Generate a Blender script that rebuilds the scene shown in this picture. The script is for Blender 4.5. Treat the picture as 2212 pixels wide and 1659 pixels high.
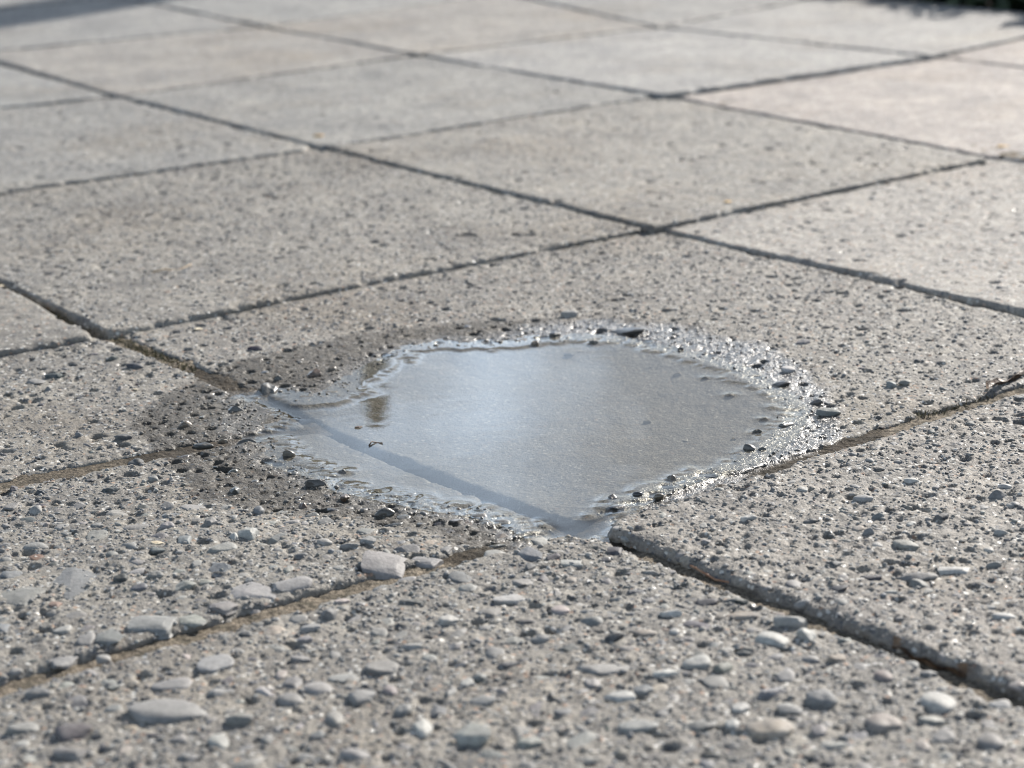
import bpy, math
import numpy as np

# ------------------------------------------------------------------ scene, camera, light
for o in list(bpy.data.objects):
    bpy.data.objects.remove(o)
SC = bpy.context.scene
C = SC.collection
S = 0.40                       # slab pitch in metres
W, H, F = 2212.0, 1659.0, 4711.87
PITCH, ROLL, YAW = 0.2887, -0.0233, -0.9220
CAMG = np.array([4.7467, -3.3729])
CH = 0.7974 * S
FW = np.array([0, math.cos(PITCH), -math.sin(PITCH)])
_rt = np.array([1.0, 0, 0]); _up = np.array([0, math.sin(PITCH), math.cos(PITCH)])
RT = _rt * math.cos(ROLL) + _up * math.sin(ROLL)
UP = -_rt * math.sin(ROLL) + _up * math.cos(ROLL)

cam = bpy.data.cameras.new('camera')
camo = bpy.data.objects.new('camera', cam)
C.objects.link(camo)
from mathutils import Matrix, Vector
camo.matrix_world = Matrix(((RT[0], UP[0], -FW[0], 0), (RT[1], UP[1], -FW[1], 0), (RT[2], UP[2], -FW[2], CH), (0, 0, 0, 1)))
cam.sensor_width = 36.0
cam.lens = F / W * 36.0
cam.clip_start = 0.02
cam.clip_end = 2000
cam.dof.use_dof = True
cam.dof.focus_distance = 0.99
cam.dof.aperture_fstop = 12.5
SC.camera = camo

SUN_EL, SUN_AZ = math.radians(29), math.radians(34)     # azimuth to the right of the view direction (+Y)
sun = bpy.data.lights.new('sun', 'SUN')
sun.energy = 5.0
sun.angle = math.radians(0.55)
sun.color = (1.0, 0.945, 0.875)
suno = bpy.data.objects.new('sun', sun)
C.objects.link(suno)
sv = Vector((math.sin(SUN_AZ) * math.cos(SUN_EL), math.cos(SUN_AZ) * math.cos(SUN_EL), math.sin(SUN_EL)))
suno.rotation_euler = sv.to_track_quat('Z', 'Y').to_euler()

wd = bpy.data.worlds.new('World')
SC.world = wd
wd.use_nodes = True
nt = wd.node_tree
bg = nt.nodes['Background']
sky = nt.nodes.new('ShaderNodeTexSky')
sky.sky_type = 'NISHITA'
sky.sun_disc = False
sky.sun_elevation = SUN_EL
sky.sun_rotation = SUN_AZ
sky.air_density = 1.0
sky.dust_density = 1.6
sky.ozone_density = 1.0
# thin high cloud over the whole sky
tc = nt.nodes.new('ShaderNodeTexCoord')
cn = nt.nodes.new('ShaderNodeTexNoise'); cn.noise_dimensions = '4D'; cn.inputs['W'].default_value = 7.0; cn.inputs['Scale'].default_value = 3.2; cn.inputs['Detail'].default_value = 6.0; cn.inputs['Roughness'].default_value = 0.55
cr = nt.nodes.new('ShaderNodeValToRGB'); cr.color_ramp.elements[0].position = 0.555; cr.color_ramp.elements[1].position = 0.70
cm = nt.nodes.new('ShaderNodeMixRGB'); cm.inputs['Color2'].default_value = (34.0, 42.0, 52.0, 1)
sx = nt.nodes.new('ShaderNodeSeparateXYZ')
ve = nt.nodes.new('ShaderNodeMapRange')          # the veil thickens evenly towards the horizon, all round
ve.interpolation_type = 'SMOOTHSTEP'
for k_, v_ in (('From Min', 0.62), ('From Max', 0.10), ('To Min', 0.0), ('To Max', 0.22)): ve.inputs[k_].default_value = v_
ms = nt.nodes.new('ShaderNodeMath'); ms.operation = 'MULTIPLY'; ms.inputs[1].default_value = 0.85
sm = nt.nodes.new('ShaderNodeMath'); sm.operation = 'ADD'; sm.use_clamp = True
nt.links.new(tc.outputs['Generated'], cn.inputs['Vector'])
nt.links.new(tc.outputs['Generated'], sx.inputs[0])
nt.links.new(sx.outputs['Z'], ve.inputs['Value'])
nt.links.new(cn.outputs['Fac'], cr.inputs['Fac'])
nt.links.new(cr.outputs['Color'], ms.inputs[0])
nt.links.new(ms.outputs[0], sm.inputs[0])
nt.links.new(ve.outputs['Result'], sm.inputs[1])
nt.links.new(sm.outputs[0], cm.inputs['Fac'])
nt.links.new(sky.outputs['Color'], cm.inputs['Color1'])
nt.links.new(cm.outputs['Color'], bg.inputs['Color'])
bg.inputs['Strength'].default_value = 0.05

SC.view_settings.view_transform = 'Standard'
SC.view_settings.look = 'None'
SC.view_settings.gamma = 1.0
SC.view_settings.use_curve_mapping = False
SC.view_settings.exposure = 0.64
SC.render.engine = 'CYCLES'
SC.cycles.use_denoising = True
SC.cycles.denoiser = 'OPENIMAGEDENOISE'
SC.cycles.denoising_prefilter = 'ACCURATE'
SC.cycles.sample_clamp_direct = 10.0
SC.cycles.filter_width = 1.1
SC.cycles.max_bounces = 8
SC.cycles.transparent_max_bounces = 8
SC.cycles.sample_clamp_indirect = 6.0
SC.cycles.use_adaptive_sampling = False

# ------------------------------------------------------------------ geometry of the place
def g2w(gx, gy):
    """grid metres (slab units: x along the B index, y = -A index) to the world, camera over the origin"""
    dx, dy = (np.asarray(gx) - CAMG[0]) * S, (np.asarray(gy) - CAMG[1]) * S
    return dx * math.cos(YAW) - dy * math.sin(YAW), dx * math.sin(YAW) + dy * math.cos(YAW)

def ground(u, v, z=0.0):
    """where the sight line of a picture point (2212 x 1659) meets the level z"""
    d = FW + RT * (u - W / 2) / F - UP * (v - H / 2) / F
    t = (z - CH) / d[2]
    return d[0] * t, d[1] * t

def picture(x, y, z=0.0):
    x, y, z = np.asarray(x, float), np.asarray(y, float), np.asarray(z, float) - CH
    fw = x * FW[0] + y * FW[1] + z * FW[2]
    return W / 2 + F * (x * RT[0] + y * RT[1] + z * RT[2]) / fw, H / 2 - F * (x * UP[0] + y * UP[1] + z * UP[2]) / fw, fw

def in_view(x, y, m=0.12):
    u, v, d = picture(x, y)
    return (d > 0.1) & (u > -m * W) & (u < W * (1 + m)) & (v > -m * H) & (v < H * (1 + m))

def hash2(ix, iy, seed):
    h = (ix.astype(np.int64) * 374761393 + iy.astype(np.int64) * 668265263 + seed * 974711) & 0x7fffffff
    h = ((h ^ (h >> 13)) * 1274126177) & 0x7fffffff
    return ((h ^ (h >> 16)) & 0xffff) / 65535.0

def vn(x, y, sc, seed=0):
    x = np.asarray(x) * sc; y = np.asarray(y) * sc
    ix, iy = np.floor(x), np.floor(y)
    fx, fy = x - ix, y - iy
    fx = fx * fx * fx * (fx * (fx * 6 - 15) + 10); fy = fy * fy * fy * (fy * (fy * 6 - 15) + 10)
    a, b = hash2(ix, iy, seed), hash2(ix + 1, iy, seed)
    c, d = hash2(ix, iy + 1, seed), hash2(ix + 1, iy + 1, seed)
    return (a + (b - a) * fx) * (1 - fy) + (c + (d - c) * fx) * fy

def fbm(x, y, sc, seed=0, o=3):
    t, amp, n = 0.0, 1.0, 0.0
    ca, sa = 0.8, 0.6
    for k in range(o):
        t = t + amp * (vn(x, y, sc, seed + k * 17) - 0.5); n += amp
        x, y = ca * x - sa * y + 0.137, sa * x + ca * y + 0.291
        sc *= 2.07; amp *= 0.5
    return t / n * 2          # about -1..1

def sstep(e0, e1, x):
    t = np.clip((x - e0) / (e1 - e0), 0, 1)
    return t * t * (3 - 2 * t)

def poly_sd(px, py, poly):
    """signed distance to a closed polygon, negative inside"""
    px, py = np.asarray(px, float), np.asarray(py, float)
    d2 = np.full(px.shape, 1e9); ins = np.zeros(px.shape, bool)
    n = len(poly)
    for i in range(n):
        ax, ay = poly[i]; bx, by = poly[(i + 1) % n]
        ex, ey = bx - ax, by - ay
        t = np.clip(((px - ax) * ex + (py - ay) * ey) / (ex * ex + ey * ey), 0, 1)
        d2 = np.minimum(d2, (px - ax - t * ex) ** 2 + (py - ay - t * ey) ** 2)
        c = ((ay > py) != (by > py)) & (px < (bx - ax) * (py - ay) / (by - ay + 1e-15) + ax)
        ins ^= c
    d = np.sqrt(d2)
    return np.where(ins, -d, d)

WATER = -0.0025
OUT_PX = [(545, 863), (600, 855), (650, 868), (700, 868), (745, 848), (790, 815), (850, 785), (900, 757), (960, 746), (1050, 748), (1150, 738),
          (1250, 733), (1350, 742), (1430, 760), (1510, 778), (1575, 798), (1625, 828), (1665, 856), (1702, 886), (1690, 915), (1668, 944), (1628, 972), (1580, 1000),
          (1500, 1020), (1430, 1045), (1370, 1070), (1320, 1100), (1312, 1150), (1250, 1165), (1185, 1155), (1138, 1128), (1048, 1103), (948, 1088), (846, 1068), (754, 1048),
          (696, 1018), (632, 1000), (584, 970), (562, 920), (590, 886), (560, 874)]
WET_PX = [(545, 778), (640, 752), (750, 728), (850, 713), (1000, 704), (1150, 692), (1300, 688), (1450, 697), (1560, 720), (1660, 742), (1720, 785), (1790, 845),
          (1840, 935), (1760, 972), (1700, 990), (1580, 1038), (1500, 1066), (1410, 1092), (1345, 1105), (1320, 1165), (1190, 1160), (1100, 1185), (1000, 1185),
          (930, 1155), (800, 1125), (680, 1110), (560, 1105), (430, 1078), (390, 1040), (350, 990), (290, 930), (300, 900), (370, 855), (430, 822), (490, 790)]
OUTLINE = [ground(u, v, WATER) for u, v in OUT_PX]
WETLINE = [ground(u, v, -0.001) for u, v in WET_PX]

def bowl(x, y):
    """height of the sunken paving round the puddle (0 far away)"""
    s = poly_sd(x, y, OUTLINE)
    s = s + 0.006 * fbm(x, y, 70, 5, 4)
    out = WATER + 0.0003 + np.where(s > 0, 0.0024 * (1 - np.exp(-(np.clip(s, 0, 1) / 0.045) ** 1.4)), 0)
    inn = WATER + 0.0003 - 0.0050 * (1 - np.exp(-(np.clip(-s, 0, 1) / 0.034) ** 1.5))
    z = np.where(s > 0, out, inn)
    return z * (1 - sstep(0.10, 0.22, s)), s

def wetness(x, y):
    d = poly_sd(x, y, WETLINE) + 0.007 * fbm(x, y, 55, 31, 4) + 0.003 * fbm(x, y, 300, 37, 2)
    under = sstep(.0, .012, -poly_sd(x, y, OUTLINE))
    return (1 - sstep(-0.004, 0.004, d)) * (1 - .05 * under)

def film(x, y):
    """where a skin of water lies on the stone: near the standing water only"""
    so = poly_sd(x, y, OUTLINE)
    d = so + 0.008 * fbm(x, y, 45, 33, 4)
    wide = .020 * sstep(-.02, .06, x)          # the slab falls away more slowly on this side, so the skin reaches farther
    right = sstep(-.06, .05, x)
    w_ = wetness(x, y) * sstep(-.003, .001, so)
    return w_ * np.maximum((.36 + .64 * right) * (1 - sstep(.010 + wide, .030 + wide, d)), .07)

# paving lines: measured crossings first, the fitted grid elsewhere
AV = {-2: -1.475, -1: -0.7712, 0: 0.1003, 1: 1.0, 2: 2.0, 3: 3.0}
BV = {-4: -3.3, -3: -2.45, -2: -1.6, -1: -0.729, 0: 0.047, 1: 1.0128, 1.5: 1.5, 2: 2.0, 2.5: 2.494, 3: 3.0501, 4: 4.05}
PX = {(1, 1): (697, 318), (1, 2): (1405, 491), (0, 1): (1425, 205), (0, 2): (2145, 340), (2, 2): (222, 720), (2, 3): (1250, 1128), (1, 0): (250, 207),
      (0, 0): (900, 118), (-1, 0): (1420, 58), (-1, 1): (2005, 121), (0, -1): (570, 57), (2, 2.5): (700, 905)}
GA = {-2: .0, -1: .0025, 0: .0026, 1: .0030, 2: .0050, 3: .004}
GB = {-4: .003, -3: .003, -2: .003, -1: .0035, 0: .0035, 1: .0020, 1.5: .002, 2: .0018, 2.5: .0050, 3: .0058, 4: .004}

def cross_pt(a, b, z):
    if (a, b) in PX:
        return np.array(ground(*PX[(a, b)], z))
    return np.array(g2w(BV[b], -AV[a]))

# ------------------------------------------------------------------ mesh helpers
def mesh_np(name, verts, quads=None, tris=None, attrs=None, smooth=True):
    me = bpy.data.meshes.new(name)
    verts = np.asarray(verts, np.float32)
    nq = 0 if quads is None else len(quads); ntr = 0 if tris is None else len(tris)
    loops = []
    if nq: loops.append(np.asarray(quads, np.int32).ravel())
    if ntr: loops.append(np.asarray(tris, np.int32).ravel())
    loops = np.concatenate(loops)
    starts = np.concatenate([np.arange(nq) * 4, nq * 4 + np.arange(ntr) * 3]).astype(np.int32)
    me.vertices.add(len(verts)); me.vertices.foreach_set('co', verts.ravel())
    me.loops.add(len(loops)); me.loops.foreach_set('vertex_index', loops)
    me.polygons.add(nq + ntr); me.polygons.foreach_set('loop_start', starts)
    me.update(calc_edges=True); me.validate()
    if smooth:
        me.polygons.foreach_set('use_smooth', np.ones(nq + ntr, bool))
    for k, v in (attrs or {}).items():
        v = np.asarray(v, np.float32)
        if v.ndim == 1:
            a = me.attributes.new(k, 'FLOAT', 'POINT'); a.data.foreach_set('value', v)
        else:
            a = me.attributes.new(k, 'FLOAT_COLOR', 'POINT'); a.data.foreach_set('color', v.ravel())
    return me

def link(name, me, mat, parent=None, label=None, cat=None, group=None, kind=None):
    o = bpy.data.objects.new(name, me)
    C.objects.link(o)
    if mat is not None and me is not None and not me.materials:
        me.materials.append(mat)
    if parent is not None: o.parent = parent
    if label: o['label'] = label
    if cat: o['category'] = cat
    if group: o['group'] = group
    if kind: o['kind'] = kind
    return o

def grid_quads(nu, nv):
    i = np.arange(nu * nv).reshape(nv, nu)
    return np.stack([i[:-1, :-1], i[:-1, 1:], i[1:, 1:], i[1:, :-1]], -1).reshape(-1, 4)

# ------------------------------------------------------------------ materials
def new_mat(name):
    m = bpy.data.materials.new(name); m.use_nodes = True
    n = m.node_tree.nodes; l = m.node_tree.links
    return m, n, l, n['Principled BSDF']

def nd(n, t, **kw):
    x = n.new(t)
    for k, v in kw.items():
        if k in x.inputs: x.inputs[k].default_value = v
        else: setattr(x, k, v)
    return x

def mixc(n, l, fac, c1, c2, mode='MIX'):
    m = n.new('ShaderNodeMix'); m.data_type = 'RGBA'; m.blend_type = mode
    for sock, val in ((m.inputs[0], fac), (m.inputs[6], c1), (m.inputs[7], c2)):
        if hasattr(val, 'is_linked'): l.new(val, sock)
        else: sock.default_value = val if not isinstance(val, tuple) or len(val) == 4 else (*val, 1)
    return m.outputs[2]

def mixf(n, l, fac, a, b):
    m = n.new('ShaderNodeMix'); m.data_type = 'FLOAT'
    for sock, val in ((m.inputs[0], fac), (m.inputs[2], a), (m.inputs[3], b)):
        if hasattr(val, 'is_linked'): l.new(val, sock)
        else: sock.default_value = val
    return m.outputs[0]

def ramp(n, l, src, p0, p1, c0=(0, 0, 0, 1), c1=(1, 1, 1, 1)):
    r = n.new('ShaderNodeValToRGB')
    r.color_ramp.elements[0].position = p0; r.color_ramp.elements[1].position = p1
    r.color_ramp.elements[0].color = c0; r.color_ramp.elements[1].color = c1
    l.new(src, r.inputs['Fac'])
    return r.outputs['Color']

def stone_mat(name, kind):
    """kind: 'mortar' (slab face, wet by vertex attribute, colour of the object), 'sand', 'pebble' (object colour), 'pebbles' (vertex colour)"""
    m, n, l, b = new_mat(name)
    tc = n.new('ShaderNodeTexCoord')
    geo = n.new('ShaderNodeNewGeometry')
    pos = geo.outputs['Position']
    if kind == 'pebbles':
        base = nd(n, 'ShaderNodeAttribute', attribute_name='tint').outputs['Color']
    elif kind == 'sand':
        base = None
    else:
        base = n.new('ShaderNodeObjectInfo').outputs['Color']
    if kind in ('mortar', 'sand', 'pebbles'):
        wet = nd(n, 'ShaderNodeAttribute', attribute_name='wet').outputs['Fac']
        flm = nd(n, 'ShaderNodeAttribute', attribute_name='film').outputs['Fac']
    else:
        flm = nd(n, 'ShaderNodeAttribute', attribute_type='OBJECT', attribute_name='film').outputs['Fac']
        wet = nd(n, 'ShaderNodeAttribute', attribute_type='OBJECT', attribute_name='wet').outputs['Fac']
    def noise(sc, det=2.0, rough=0.55):
        x = nd(n, 'ShaderNodeTexNoise', Scale=sc, Detail=det, Roughness=rough); l.new(pos, x.inputs['Vector']); return x
    big = noise(14, 4)
    mid = noise(110, 4)
    fine = noise(620, 3, 0.65)
    if kind == 'sand':
        col = mixc(n, l, ramp(n, l, fine.outputs['Fac'], .35, .65), (.085, .07, .052), (.27, .225, .17))
        col = mixc(n, l, ramp(n, l, mid.outputs['Fac'], .48, .62), col, (.11, .095, .07))
        vo = nd(n, 'ShaderNodeTexVoronoi', Scale=900.0); l.new(pos, vo.inputs['Vector'])
        bw = n.new('ShaderNodeRGBToBW'); l.new(vo.outputs['Color'], bw.inputs[0])
        col = mixc(n, l, .5, col, bw.outputs[0], 'OVERLAY')
    elif kind == 'mortar':
        lo = mixc(n, l, 1.0, base, (.78, .78, .79), 'MULTIPLY'); hi = mixc(n, l, 1.0, base, (1.15, 1.135, 1.11), 'MULTIPLY')
        col = mixc(n, l, ramp(n, l, big.outputs['Fac'], .32, .68), lo, hi)
        col = mixc(n, l, ramp(n, l, mid.outputs['Fac'], .3, .7), mixc(n, l, 1.0, col, (.74, .74, .745), 'MULTIPLY'), mixc(n, l, 1.0, col, (1.17, 1.16, 1.14), 'MULTIPLY'))
        col = mixc(n, l, ramp(n, l, fine.outputs['Fac'], .32, .70), mixc(n, l, 1.0, col, (.66, .66, .67), 'MULTIPLY'), mixc(n, l, 1.0, col, (1.26, 1.24, 1.2), 'MULTIPLY'))
        cg = noise(62, 5, .65)
        col = mixc(n, l, ramp(n, l, cg.outputs['Fac'], .36, .64), mixc(n, l, 1.0, col, (.84, .84, .85), 'MULTIPLY'), mixc(n, l, 1.0, col, (1.10, 1.09, 1.07), 'MULTIPLY'))
        stn = noise(5.5, 5, .6)
        col = mixc(n, l, ramp(n, l, stn.outputs['Fac'], .50, .68), col, mixc(n, l, 1.0, col, (.86, .815, .76), 'MULTIPLY'))      # old brown staining
        # fine aggregate: tiny grains of many colours
        vo = nd(n, 'ShaderNodeTexVoronoi', Scale=430.0); l.new(pos, vo.inputs['Vector'])
        sep = n.new('ShaderNodeSeparateColor'); l.new(vo.outputs['Color'], sep.inputs[0])
        dot = n.new('ShaderNodeMath'); dot.operation = 'LESS_THAN'; l.new(vo.outputs['Distance'], dot.inputs[0]); dot.inputs[1].default_value = .42
        def pick(ch, thr):
            g = n.new('ShaderNodeMath'); g.operation = 'GREATER_THAN'; l.new(sep.outputs[ch], g.inputs[0]); g.inputs[1].default_value = thr
            k = n.new('ShaderNodeMath'); k.operation = 'MULTIPLY'; l.new(g.outputs[0], k.inputs[0]); l.new(dot.outputs[0], k.inputs[1])
            return k.outputs[0]
        dk = n.new('ShaderNodeMath'); dk.operation = 'MULTIPLY'; l.new(pick(0, .80), dk.inputs[0]); dk.inputs[1].default_value = .75
        col = mixc(n, l, dk.outputs[0], col, (.09, .10, .115))
        lt = n.new('ShaderNodeMath'); lt.operation = 'MULTIPLY'; l.new(pick(1, .86), lt.inputs[0]); lt.inputs[1].default_value = .8
        col = mixc(n, l, lt.outputs[0], col, (.58, .56, .51))
        rd = n.new('ShaderNodeMath'); rd.operation = 'MULTIPLY'; l.new(pick(2, .955), rd.inputs[0]); rd.inputs[1].default_value = .6
        col = mixc(n, l, rd.outputs[0], col, (.36, .22, .14))
    else:
        col = mixc(n, l, ramp(n, l, mid.outputs['Fac'], .3, .7), mixc(n, l, 1.0, base, (.78, .78, .79), 'MULTIPLY'), mixc(n, l, 1.0, base, (1.15, 1.14, 1.12), 'MULTIPLY'))
        col = mixc(n, l, ramp(n, l, fine.outputs['Fac'], .38, .66), mixc(n, l, 1.0, col, (.80, .80, .80), 'MULTIPLY'), mixc(n, l, 1.0, col, (1.12, 1.12, 1.12), 'MULTIPLY'))
        # cement dust left in patches on the stones
        dst = noise(190, 4)
        col = mixc(n, l, ramp(n, l, dst.outputs['Fac'], .44, .64, (0, 0, 0, 1), (.55, .55, .55, 1) if kind == 'pebbles' else (.4, .4, .4, 1)), col, (.26, .252, .238))
    wcol = mixc(n, l, 1.0, col, (.29, .275, .255) if kind in ('mortar', 'sand') else (.44, .415, .38), 'MULTIPLY')
    col = mixc(n, l, wet, col, wcol)
    l.new(col, b.inputs['Base Color'])
    rr = mixf(n, l, flm, {'mortar': .70, 'sand': .9, 'pebble': .66, 'pebbles': .68}[kind], .34)
    spec = mixf(n, l, flm, {'mortar': .34, 'sand': .2, 'pebble': .36, 'pebbles': .34}[kind], .5)
    if kind == 'mortar':
        dry = n.new('ShaderNodeMath'); dry.operation = 'MULTIPLY_ADD'; l.new(wet, dry.inputs[0]); dry.inputs[1].default_value = -1.0; dry.inputs[2].default_value = 1.0; dry.use_clamp = True
        qz = n.new('ShaderNodeMath'); qz.operation = 'MULTIPLY'; l.new(pick(1, .94), qz.inputs[0]); l.new(dry.outputs[0], qz.inputs[1])
        rr = mixf(n, l, qz.outputs[0], rr, .25)       # bare quartz grains catch the light
        spec = mixf(n, l, qz.outputs[0], spec, .5)
    l.new(rr, b.inputs['Roughness']); l.new(spec, b.inputs['Specular IOR Level'])
    b.inputs['IOR'].default_value = 1.5
    # relief of the grain
    f2 = noise(260, 3, 0.6)
    ad = n.new('ShaderNodeMath'); ad.operation = 'MULTIPLY_ADD'; l.new(fine.outputs['Fac'], ad.inputs[0]); ad.inputs[1].default_value = 1.0; l.new(f2.outputs['Fac'], ad.inputs[2])
    bu = n.new('ShaderNodeBump'); l.new(ad.outputs[0], bu.inputs['Height'])
    bu.inputs['Strength'].default_value = 1.0
    bu.inputs['Distance'].default_value = {'mortar': .0008, 'sand': .0011, 'pebble': .00022, 'pebbles': .00022}[kind]
    l.new(bu.outputs[0], b.inputs['Normal'])
    # film of water where it is wet
    l.new(flm, b.inputs['Coat Weight'])
    b.inputs['Coat Roughness'].default_value = .15
    b.inputs['Coat IOR'].default_value = 1.38
    skin = noise(430, 2, 0.5)
    bc = n.new('ShaderNodeBump'); l.new(skin.outputs['Fac'], bc.inputs['Height'])
    bc.inputs['Distance'].default_value = .0022 if kind in ('mortar', 'sand') else .0003
    l.new(bc.outputs[0], b.inputs['Coat Normal'])
    return m

M_MORTAR = stone_mat('concrete', 'mortar')
M_SAND = stone_mat('joint_sand', 'sand')
M_PEB = stone_mat('pebble_stone', 'pebble')
M_PEBS = stone_mat('pebble_mix', 'pebbles')

def plain(name, c1, c2, sc, rough=.6, spec=.5, trans=0.0):
    m, n, l, b = new_mat(name)
    geo = n.new('ShaderNodeNewGeometry')
    x = nd(n, 'ShaderNodeTexNoise', Scale=sc, Detail=4.0); l.new(geo.outputs['Position'], x.inputs['Vector'])
    l.new(mixc(n, l, ramp(n, l, x.outputs['Fac'], .35, .65), c1, c2), b.inputs['Base Color'])
    b.inputs['Roughness'].default_value = rough
    bu = n.new('ShaderNodeBump'); l.new(x.outputs['Fac'], bu.inputs['Height']); bu.inputs['Distance'].default_value = .3 / sc
    l.new(bu.outputs[0], b.inputs['Normal'])
    return m

# ------------------------------------------------------------------ stones: shapes
rng = np.random.default_rng(11)

def icosphere(n):
    t = (1 + 5 ** .5) / 2
    v = [(-1, t, 0), (1, t, 0), (-1, -t, 0), (1, -t, 0), (0, -1, t), (0, 1, t), (0, -1, -t), (0, 1, -t), (t, 0, -1), (t, 0, 1), (-t, 0, -1), (-t, 0, 1)]
    v = [np.array(p) / np.linalg.norm(p) for p in v]
    f = [(0, 11, 5), (0, 5, 1), (0, 1, 7), (0, 7, 10), (0, 10, 11), (1, 5, 9), (5, 11, 4), (11, 10, 2), (10, 7, 6), (7, 1, 8), (3, 9, 4), (3, 4, 2), (3, 2, 6),
         (3, 6, 8), (3, 8, 9), (4, 9, 5), (2, 4, 11), (6, 2, 10), (8, 6, 7), (9, 8, 1)]
    for _ in range(n):
        cache = {}; nf = []
        def mid(a, b):
            k = (min(a, b), max(a, b))
            if k not in cache:
                p = v[a] + v[b]; v.append(p / np.linalg.norm(p)); cache[k] = len(v) - 1
            return cache[k]
        for a, b, c in f:
            ab, bc, ca = mid(a, b), mid(b, c), mid(c, a)
            nf += [(a, ab, ca), (b, bc, ab), (c, ca, bc), (ab, bc, ca)]
        f = nf
    return np.array(v), np.array(f)

ICO = [icosphere(k) for k in range(4)]

def stone_shape(level, angular, r):
    """unit stone: a ball cut by planes (sharp when angular, worn round otherwise), roughly within -1..1"""
    v, f = ICO[level]
    k = 15 if angular else 10
    nrm = r.normal(size=(k, 3)); nrm /= np.linalg.norm(nrm, axis=1)[:, None]
    d = r.uniform(.45, .78, k) if angular else r.uniform(.62, .95, k)
    dot = v @ nrm.T
    p = 60 if angular else 8
    inv = np.clip(dot, 1e-4, None) / d
    rad = 1 / (np.sum(inv ** p, 1) + 1) ** (1 / p)
    low = (.45 if angular else 1.0) * sum(r.uniform(-.06, .06) * np.sin(v @ r.normal(size=3) * 2.5 + r.uniform(0, 6)) for _ in range(4))
    out = v * (rad + low)[:, None]
    out /= np.abs(out).max(0)
    return out, f

def level_top(vf):
    v, f = vf
    v = v.copy(); v[:, 2] = np.sign(v[:, 2]) * np.abs(v[:, 2]) ** .45
    return v, f

SHAPES = {(lv, an): [stone_shape(lv, an, rng) for _ in range(14)] for lv in (1, 2, 3) for an in (False, True)}
for k_ in list(SHAPES):
    SHAPES[k_] = [level_top(x) if i % 2 else x for i, x in enumerate(SHAPES[k_])]      # odd ones are worn level
SHAPE_ME = {}
def shape_mesh(lv, an, i):
    k = (lv, an, i)
    if k not in SHAPE_ME:
        v, f = SHAPES[(lv, an)][i]
        me = mesh_np('pebble', v, tris=f)
        me.materials.append(M_PEB)
        if an: me.set_sharp_from_angle(angle=math.radians(24))
        SHAPE_ME[k] = me
    return SHAPE_ME[k]

# colours of the aggregate, linear
TINTS = {'grey': (.236, .229, .214), 'mid': (.20, .197, .188), 'dark': (.068, .07, .075), 'blue': (.178, .185, .192), 'pale': (.325, .317, .295), 'white': (.43, .42, .39),
         'tan': (.34, .29, .23), 'pink': (.31, .27, .243), 'green': (.238, .238, .216), 'rust': (.23, .15, .105), 'mort': (.255, .247, .232), 'purple': (.13, .124, .122)}

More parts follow.
